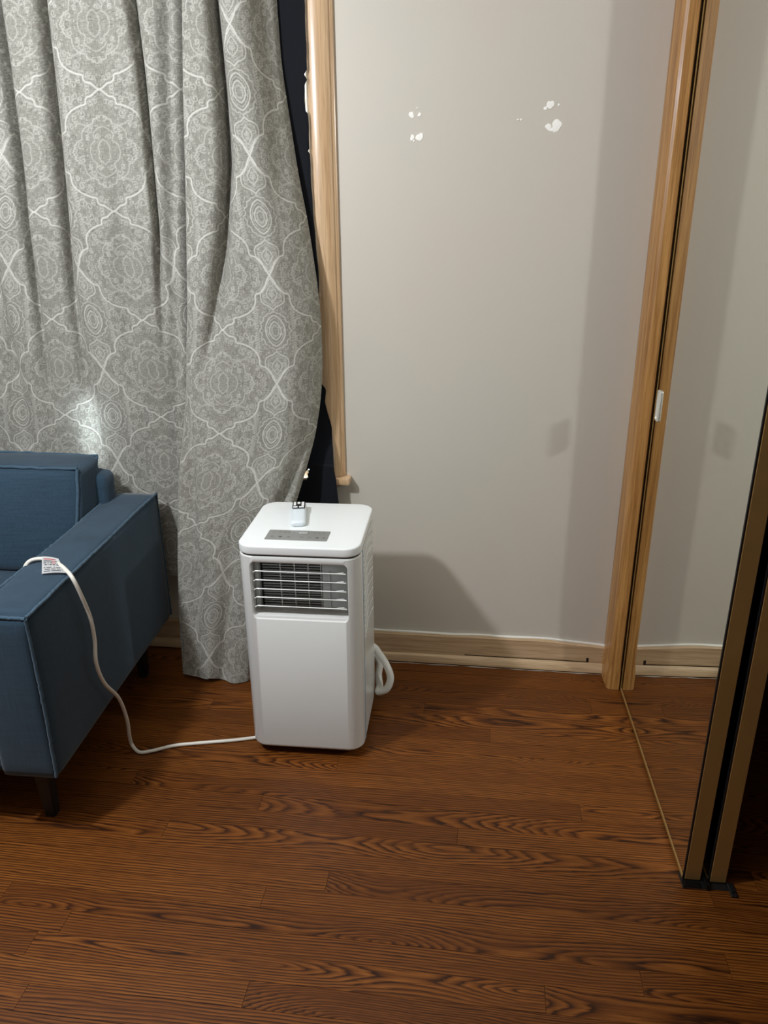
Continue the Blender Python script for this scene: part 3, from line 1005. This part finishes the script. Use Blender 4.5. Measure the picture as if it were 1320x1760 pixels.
HX, HY = TW / 2, TH / 2
frame_ = [(.155, 0), (.147, .004), (.134, .014), (.121, .017), (.114, .024), (.112, .033), (.094, .037), (.073, .046), (.058, .058), (.050, .074), (.049, .088), (.046, .096),
          (.036, .099), (.025, .106), (.016, .117), (.010, .131), (0, .146)]
stroke(frame_, 0.0019, 0.95)
def toward(pts, k, c=(HX, HY)):
    return [(c[0] + (x - c[0]) * k, c[1] + (y - c[1]) * k) for x, y in pts]
stroke(toward(frame_[1:-1], 0.93), 0.0009, 0.45)
stroke(toward(frame_, 0.60), 0.0012, 0.62)
stroke([(.155, .085), (.140, .092), (.128, .104), (.132, .118), (.118, .128), (.112, .146)], 0.0012, 0.55)
stroke([(.155, .116), (.146, .124), (.140, .136), (.143, .146)], 0.0011, 0.6)
# pointed oval in the other column
for k, v, w in ((1.0, .85, .0014), (0.82, .45, .0009), (0.6, .8, .0013), (0.36, .5, .001)):
    stroke([(0.027 * k * (1 - (y / 0.042) ** 2) ** 0.75, y * k) for y in np.linspace(0, 0.0419, 9)], w, v, 2)
for k in range(6):
    a = k / 5 * math.pi / 2
    dot(0.011 * math.cos(a) * 0.8, 0.014 * math.sin(a), 0.0012, 0.6)
stroke([(0.0, 0.052), (0.009, 0.047), (0.017, 0.046), (0.021, 0.040), (0.030, 0.036), (0.031, 0.026), (0.040, 0.019), (0.038, 0.009), (0.046, 0.0)], 0.0012, 0.65)
# onion between the oval and the crossing
on = [(0, .138), (.009, .126), (.021, .115), (.030, .102), (.033, .088), (.030, .076), (.021, .069), (.012, .066), (.004, .060), (0, .056)]
stroke(on, 0.0014, 0.8)
stroke([(x * 0.78, 0.097 + (y - 0.097) * 0.78) for x, y in on], 0.0009, 0.5)
stroke([(0, .120), (.010, .108), (.014, .096), (.009, .086), (0, .078)], 0.0012, 0.7)
stroke([(0, .112), (0, .084)], 0.0009, 0.5)
spiral(0.020, 0.093, 0.006, 2.0, 1.2, 1)
for y in (.090, .097, .104): stroke([(0.001, y), (.006, y + .005)], 0.0009, 0.6)
# scrolls, sprigs and beads filling the field
for (x, y, r, a, d) in ((.066, .020, .0095, 0.3, 1), (.084, .012, .0075, 3.0, -1), (.100, .021, .0070, 1.2, 1), (.072, .034, .0055, 4.0, -1), (.124, .006, .006, 2.2, 1),
                        (.078, .064, .008, 0.8, 1), (.100, .054, .007, 2.6, -1), (.066, .084, .006, 4.2, 1), (.128, .034, .006, 0.4, -1), (.142, .028, .005, 3.6, 1),
                        (.088, .128, .0085, 1.0, 1), (.072, .140, .0055, 5.0, -1), (.120, .096, .008, 2.2, 1), (.140, .110, .006, 0.2, -1), (.108, .112, .006, 3.8, 1),
                        (.034, .132, .006, 2.0, -1), (.048, .120, .007, 0.5, 1), (.056, .104, .005, 4.4, -1), (.148, .064, .006, 1.0, 1)):
    spiral(x, y, r, a, 1.35, d)
for i in range(9):
    y = 0.004 + i * 0.0068
    stroke([(0.0525 + 0.001 * math.sin(i), y), (0.0575, y + 0.0045)], 0.0013, 0.65)
    stroke([(0.0515 + 0.001 * math.sin(i), y), (0.0465, y + 0.0045)], 0.0012, 0.5)
for i in range(6):
    a = i / 5
    stroke([(0.086 + 0.030 * a, 0.074 + 0.010 * a), (0.090 + 0.030 * a, 0.079 + 0.010 * a)], 0.0012, 0.5)
rs = np.random.RandomState(3)
for i in range(60):
    x, y = rs.rand() * HX, rs.rand() * HY
    dot(x, y, rs.uniform(0.0007, 0.0013), rs.uniform(0.4, 0.85))
for i in range(120):                      # little commas and leaves, mostly outside the big medallions' hearts
    x, y, a = rs.rand() * HX, rs.rand() * HY, rs.rand() * 6.28
    if math.hypot((x - HX) / 0.05, (y - HY) / 0.05) < 1: continue
    l = rs.uniform(0.003, 0.0065)
    stroke([(x, y), (x + l * 0.5 * math.cos(a), y + l * 0.5 * math.sin(a)), (x + l * math.cos(a + 0.5), y + l * math.sin(a + 0.5))], rs.uniform(0.0006, 0.0010), rs.uniform(0.35, 0.7), 2)
light = tile
tile = np.zeros_like(light)               # darker ground showing between the motifs
for i in range(170):
    x, y, a = rs.rand() * HX, rs.rand() * HY, rs.rand() * 6.28
    if math.hypot((x - HX) / 0.05, (y - HY) / 0.05) < 1: continue
    l = rs.uniform(0.003, 0.008)
    stroke([(x, y), (x + l * math.cos(a), y + l * math.sin(a))], rs.uniform(0.0008, 0.0016), rs.uniform(0.2, 0.45))
for k in (0.70, 0.90):
    stroke([(0.027 * k * (1 - (y / 0.042) ** 2) ** 0.75, y * k) for y in np.linspace(0, 0.0419, 9)], 0.0012, 0.4, 2)
tile = np.where(light > 0.12, light, -tile).astype(np.float32)


def sample_tile(u, v):
    fx = np.mod(u / TW, 1.0) * NX - 0.5
    fy = np.mod(v / TH, 1.0) * NY - 0.5
    x0 = np.floor(fx).astype(int); y0 = np.floor(fy).astype(int)
    tx, ty = fx - x0, fy - y0
    g = lambda i, j: tile[np.mod(j, NY), np.mod(i, NX)]
    return (g(x0, y0) * (1 - tx) + g(x0 + 1, y0) * tx) * (1 - ty) + (g(x0, y0 + 1) * (1 - tx) + g(x0 + 1, y0 + 1) * tx) * ty


def interp(tab, z):
    t = sorted(tab)
    return np.interp(z, [a for a, b in t], [b for a, b in t])


def cloth_grid(name, mat, Z, XL, XR, Yfun, nx, anchor, u_off, v_off, hem=None, hang=()):
    nz = len(Z)
    s = np.linspace(0, 1, nx)
    X = XL[:, None] + (XR - XL)[:, None] * s[None, :]
    ZZ = np.repeat(Z[:, None], nx, 1)
    Yv = Yfun(X, ZZ, s[None, :])
    for path, amt, wid in hang:
        pz = np.array([p[1] for p in path]); px = np.array([p[0] for p in path]); oo = np.argsort(pz)
        xc = np.interp(Z, pz[oo], px[oo])[:, None]
        X = X + interp(amt, Z)[:, None] * np.exp(-((X - xc + wid * 0.9) / wid) ** 2)
    du = np.hypot(np.diff(X, axis=1), np.diff(Yv, axis=1))
    U = np.concatenate([np.zeros((nz, 1)), np.cumsum(du, 1)], 1)
    if anchor == 'right':
        U = U - U[:, -1:]
    elif anchor == 'middle':
        U = U - U[:, nx // 2][:, None]
    if hem is not None:      # bend the lower edge
        zmin = hem(X)
        ZZ = np.maximum(ZZ, zmin + (ZZ - Z[0]) * 0.15 * (ZZ < zmin))
    co = np.stack([X, Yv, ZZ], -1).reshape(-1, 3).astype(np.float32)
    idx = np.arange(nz * nx).reshape(nz, nx)
    q = np.stack([idx[:-1, :-1], idx[:-1, 1:], idx[1:, 1:], idx[1:, :-1]], -1).reshape(-1, 4)
    me = bpy.data.meshes.new(name)
    me.vertices.add(len(co)); me.vertices.foreach_set('co', co.ravel())
    me.loops.add(q.size); me.loops.foreach_set('vertex_index', q.ravel().astype(np.int32))
    me.polygons.add(len(q))
    me.polygons.foreach_set('loop_start', np.arange(0, q.size, 4, dtype=np.int32))
    me.polygons.foreach_set('use_smooth', np.ones(len(q), dtype=bool))
    me.update(calc_edges=True)
    if True:
        V = np.repeat(Z[:, None], nx, 1) + v_off
        a = me.attributes.new('damask', 'FLOAT', 'POINT')
        a.data.foreach_set('value', sample_tile(U + u_off, V).ravel().astype(np.float32))
        c = me.attributes.new('cloth', 'FLOAT_VECTOR', 'POINT')
        c.data.foreach_set('vector', np.stack([U + u_off, V, 0 * U], -1).ravel().astype(np.float32))
    me.validate()
    return link_mesh(name, me, mat, None, False)


def groove(X, Z, path, depth, width, zfade=(None, None), skew=0.0):
    """a fold valley following a path of (x, z); depth and width may be tables over z"""
    pz = np.array([p[1] for p in path]); px = np.array([p[0] for p in path])
    o = np.argsort(pz)
    z = Z[:, 0]
    xc = np.interp(z, pz[o], px[o])
    # keep the slope of the ends
    d = interp(depth, z) if isinstance(depth, list) else np.full_like(z, depth)
    w = interp(width, z) if isinstance(width, list) else np.full_like(z, width)
    t = (X - xc[:, None]) / w[:, None]
    if skew:
        t = np.where(t < 0, t * (1 + skew), t * (1 - 0.5 * skew))
    return d[:, None] * np.exp(-t ** 2)


STEP = 0.0021
# right-hand panel: hangs free, swells outward half-way down and is tucked behind the machine
ZR = np.arange(0.004, 2.16, STEP)
XLr = interp([(2.2, -0.752), (1.903, -0.764), (1.652, -0.784), (1.375, -0.807), (1.147, -0.829), (0.899, -0.862), (0.628, -0.905), (0.433, -0.925), (0.205, -0.938), (0.0, -0.940)], ZR)
XRr = interp([(2.2, -0.527), (1.897, -0.523), (1.775, -0.519), (1.673, -0.507), (1.527, -0.488), (1.402, -0.468), (1.225, -0.447), (1.117, -0.442), (1.005, -0.443), (0.906, -0.451),
              (0.802, -0.471), (0.73, -0.494), (0.638, -0.527), (0.563, -0.556), (0.407, -0.622), (0.202, -0.684), (0.0, -0.712)], ZR)
k = np.ones(41) / 41
def smooth1(a):
    return np.convolve(np.pad(a, 20, 'edge'), k, 'valid')
XRr = XRr * interp([(2.2, 1.043), (1.45, 1.042), (1.15, 1.031), (0.80, 1.027), (0.60, 1.0), (0.0, 1.0)], ZR)
XRr, XLr = smooth1(XRr), smooth1(XLr)


def y_right(X, Z, s):
    z = Z[:, 0]
    base = interp([(2.2, 2.120), (1.0, 2.112), (0.6, 2.095), (0.0, 2.062)], z)[:, None] + 0 * X
    y = base - 0.030 * np.sin(np.pi * np.clip(s, 0, 1)) ** 0.7 * interp([(2.2, 0.4), (1.2, 0.8), (0.6, 1.0), (0.0, 1.0)], z)[:, None]
    y += groove(X, Z, [(-0.697, 2.1), (-0.696, 1.903), (-0.69, 1.716), (-0.69, 1.544), (-0.712, 1.345), (-0.745, 1.162), (-0.775, 1.033), (-0.80, 0.7)],
                [(2.2, 0.080), (1.6, 0.085), (1.3, 0.055), (1.1, 0.030), (1.0, 0.008), (0.9, 0.0)], [(2.2, 0.020), (1.6, 0.024), (1.0, 0.028)], skew=0.45)
    y += groove(X, Z, [(-0.572, 2.1), (-0.569, 1.898), (-0.558, 1.739), (-0.546, 1.582), (-0.53, 1.3)], [(2.2, 0.020), (1.75, 0.015), (1.4, 0.007), (1.2, 0.0)], 0.020)
    y += groove(X, Z, [(-0.640, 2.1), (-0.615, 1.4), (-0.60, 1.0)], [(2.2, 0.010), (1.6, 0.008), (1.2, 0.004), (0.9, 0.0)], 0.022)
    y += groove(X, Z, [(-0.852, 1.1), (-0.852, 0.982), (-0.848, 0.792), (-0.850, 0.627), (-0.858, 0.433), (-0.87, 0.0)], [(1.1, 0.0), (0.95, 0.014), (0.6, 0.022), (0.3, 0.012), (0.0, 0.004)], 0.022, skew=-0.3)
    y += groove(X, Z, [(-0.730, 0.55), (-0.755, 0.336), (-0.782, 0.123), (-0.80, 0.0)], [(0.62, 0.0), (0.4, 0.016), (0.1, 0.024), (0.0, 0.026)], 0.026)
    y += groove(X, Z, [(-0.505, 0.80), (-0.560, 0.66), (-0.62, 0.52), (-0.70, 0.30)], [(0.86, 0.0), (0.76, 0.016), (0.6, 0.022), (0.45, 0.014), (0.2, 0.0)], 0.016, skew=0.3)
    ret = interp([(2.2, 0.088), (1.45, 0.086), (1.15, 0.066), (0.80, 0.060), (0.58, 0.015), (0.4, 0.0)], z)[:, None]
    y += ret * np.clip((X - (XRr[:, None] - 0.085)) / 0.085, 0, 1) ** 1.6
    # rolled side hem
    y += 0.012 * np.exp(-((1 - s) / 0.015) ** 2) + 0.020 * np.exp(-(s / 0.02) ** 2)
    y += 0.0022 * np.sin(33 * X + 9 * Z) * np.sin(5.5 * Z + 1) + 0.0016 * np.sin(61 * X - 14 * Z)
    return y


def hem_right(X):
    return 0.004 + 0.016 * np.clip((-0.80 - X) / 0.03, 0, 1)

cr = cloth_grid('curtain_panel', M['curtain'], ZR, XLr, XRr, y_right, 240, 'right', 0.158, 0.047, hem_right,
                hang=[([(-0.697, 2.1), (-0.696, 1.903), (-0.69, 1.716), (-0.69, 1.544), (-0.712, 1.345), (-0.745, 1.162), (-0.775, 1.033)], [(2.2, 0.020), (1.5, 0.018), (1.2, 0.006), (1.0, 0.0)], 0.022)])
tag(cr, 'grey and white damask curtain panel hanging to the floor behind the air conditioner', 'curtain', 'damask window curtains')

# left-hand panel: pleated, its foot behind the sofa
ZL = np.arange(0.30, 2.16, STEP)
XLl = np.full_like(ZL, -1.72)
XRl = interp([(2.2, -0.70), (1.9, -0.715), (1.5, -0.755), (1.0, -0.80), (0.6, -0.86), (0.3, -0.88)], ZL)


def y_left(X, Z, s):
    z = Z[:, 0]
    y = interp([(2.2, 2.128), (1.4, 2.138), (0.74, 2.196), (0.3, 2.204)], z)[:, None] + 0 * X
    am = interp([(2.2, 1.0), (1.2, 0.85), (0.8, 0.30), (0.7, 0.12), (0.3, 0.1)], z)[:, None]
    g = 0 * X
    g += groove(X, Z, [(-1.146, 2.1), (-1.149, 1.925), (-1.158, 1.759), (-1.174, 1.451), (-1.19, 1.188), (-1.19, 0.988), (-1.20, 0.6)], [(2.2, 0.072), (1.5, 0.070), (1.2, 0.048), (0.95, 0.020), (0.7, 0.0)], 0.022, skew=0.4)
    g += groove(X, Z, [(-0.912, 2.1), (-0.91, 1.917), (-0.906, 1.752), (-0.907, 1.549), (-0.908, 1.404), (-0.917, 1.252), (-0.93, 0.9)], [(2.2, 0.072), (1.7, 0.066), (1.4, 0.052), (1.2, 0.024), (1.0, 0.006)], [(2.2, 0.020), (1.4, 0.015), (1.0, 0.018)], skew=0.4)
    g += groove(X, Z, [(-1.262, 2.1), (-1.268, 1.788), (-1.279, 1.583), (-1.297, 1.299), (-1.309, 1.02), (-1.33, 0.6)], [(2.2, 0.060), (1.5, 0.066), (1.1, 0.036), (0.8, 0.012)], 0.017, skew=0.4)
    g += groove(X, Z, [(-0.98, 2.1), (-0.992, 1.435), (-1.018, 1.124), (-1.057, 0.74)], [(2.2, 0.004), (1.5, 0.012), (1.1, 0.020), (0.8, 0.014), (0.6, 0.006)], 0.026)
    g += groove(X, Z, [(-0.79, 2.1), (-0.805, 1.913), (-0.84, 1.519), (-0.888, 1.06), (-0.94, 0.6)], [(2.2, 0.035), (1.2, 0.028), (0.7, 0.020)], 0.022)
    g += groove(X, Z, [(-1.04, 2.1), (-1.06, 1.4), (-1.09, 0.9)], [(2.2, 0.014), (1.4, 0.008), (0.9, 0.003)], 0.030)
    for i, xc in enumerate((-1.40, -1.50, -1.60, -1.68)):
        g += groove(X, Z, [(xc, 2.1), (xc - 0.02, 0.6)], 0.034, 0.024)
    y += g * np.maximum(am, interp([(1.0, 0.8), (0.74, 0.1)], z)[:, None])
    y += 0.0020 * np.sin(31 * X + 8 * Z) * np.sin(6 * Z + 2) + 0.0014 * np.sin(57 * X - 13 * Z)
    back = interp([(2.2, 2.19), (0.9, 2.195), (0.7, 2.203), (0.3, 2.204)], z)[:, None]
    t = np.clip((X - (np.interp(z, ZR, XLr)[:, None] - 0.035)) / 0.03, 0, 1)
    y = y * (1 - t) + back * t
    y -= 0.016 * np.exp(-((X + 1.03) / 0.05) ** 2) * am
    return y

cl = cloth_grid('curtain_panel', M['curtain'], ZL, XLl, XRl, y_left, 480, 'middle', 0.155, 0.030,
                hang=[([(-1.146, 2.1), (-1.149, 1.925), (-1.158, 1.759), (-1.174, 1.451), (-1.19, 1.188), (-1.19, 0.988)], [(2.2, 0.020), (1.4, 0.020), (1.1, 0.006), (0.9, 0.0)], 0.022),
                      ([(-0.912, 2.1), (-0.91, 1.917), (-0.906, 1.752), (-0.907, 1.549), (-0.908, 1.404), (-0.917, 1.252)], [(2.2, 0.018), (1.4, 0.018), (1.2, 0.006), (1.0, 0.0)], 0.020),
                      ([(-1.262, 2.1), (-1.268, 1.788), (-1.279, 1.583), (-1.297, 1.299), (-1.309, 1.02)], [(2.2, 0.012), (1.3, 0.014), (1.0, 0.0)], 0.018)])
tag(cl, 'grey and white damask curtain panel gathered in deep folds behind the blue sofa', 'curtain', 'damask window curtains')

# ------------------------------------------------------------------ black cloth blocking the window
bz = np.concatenate([np.arange(0.45, 0.64, 0.006), np.arange(0.64, 0.70, 0.002), np.arange(0.70, 2.15, 0.006)])
edge = interp([(2.2, -0.476), (1.92, -0.476), (1.765, -0.476), (1.758, -0.485), (1.745, -0.477), (1.735, -0.484), (1.70, -0.4865), (1.67, -0.4835), (1.665, -0.478), (1.58, -0.478), (1.575, -0.483), (1.57, -0.478), (1.46, -0.476), (1.355, -0.471), (1.246, -0.465), (1.116, -0.470), (0.975, -0.474),
               (0.950, -0.470), (0.932, -0.457), (0.893, -0.461), (0.813, -0.443), (0.73, -0.439), (0.597, -0.426), (0.45, -0.418)], bz)
nxb = 190
sxb = np.linspace(0, 1, nxb)
bm = bmesh.new()
vg = []
for i, z in enumerate(bz):
    row = []
    for sft in sxb:
        # finer columns near the right edge
        x = edge[i] - 1.36 * (1 - sft) ** 1.6 + 0.0008 * math.sin(70 * z) * (sft > 0.999)
        yb_ = WY - 0.0335 - 0.0035 * math.sin(22 * x + 4 * z) * min(1, (1 - sft) * 30)
        if z < 0.70:
            yb_ = min(yb_, WY - 0.0505 + 0.004 * math.sin(18 * x))
        elif z < 0.80:
            w_ = (0.80 - z) / 0.10
            yb_ = yb_ * (1 - w_) + min(yb_, WY - 0.0505) * w_
        row.append(bm.verts.new((x, yb_, z)))
    vg.append(row)
star = [(-0.552, 0.676), (-0.532, 0.673), (-0.514, 0.687), (-0.520, 0.668), (-0.523, 0.650), (-0.536, 0.648), (-0.538, 0.664)]
def inside(poly, x, z):
    c = False
    for (x1, z1), (x2, z2) in zip(poly, poly[1:] + poly[:1]):
        if (z1 > z) != (z2 > z) and x < (x2 - x1) * (z - z1) / (z2 - z1) + x1:
            c = not c
    return c
for i in range(len(bz) - 1):
    for j in range(nxb - 1):
        cx = (vg[i][j].co.x + vg[i + 1][j + 1].co.x) / 2
        cz = (bz[i] + bz[i + 1]) / 2
        if -1.235 + 0.06 * (cz - 0.75) < cx < -1.175 + 0.10 * (cz - 0.75) and 0.69 < cz < 0.90:
            continue          # the gap that lets daylight onto the curtain
        if inside(star, cx, cz):
            continue
        bm.faces.new((vg[i][j], vg[i][j + 1], vg[i + 1][j + 1], vg[i + 1][j]))
bmesh.ops.delete(bm, geom=[v for v in bm.verts if not v.link_faces], context='VERTS')
bo = obj('blackout_cloth', bm, M['blackout'], None, True, 80)
tag(bo, 'black cloth covering the window between the curtain and the wooden casing', 'cloth')
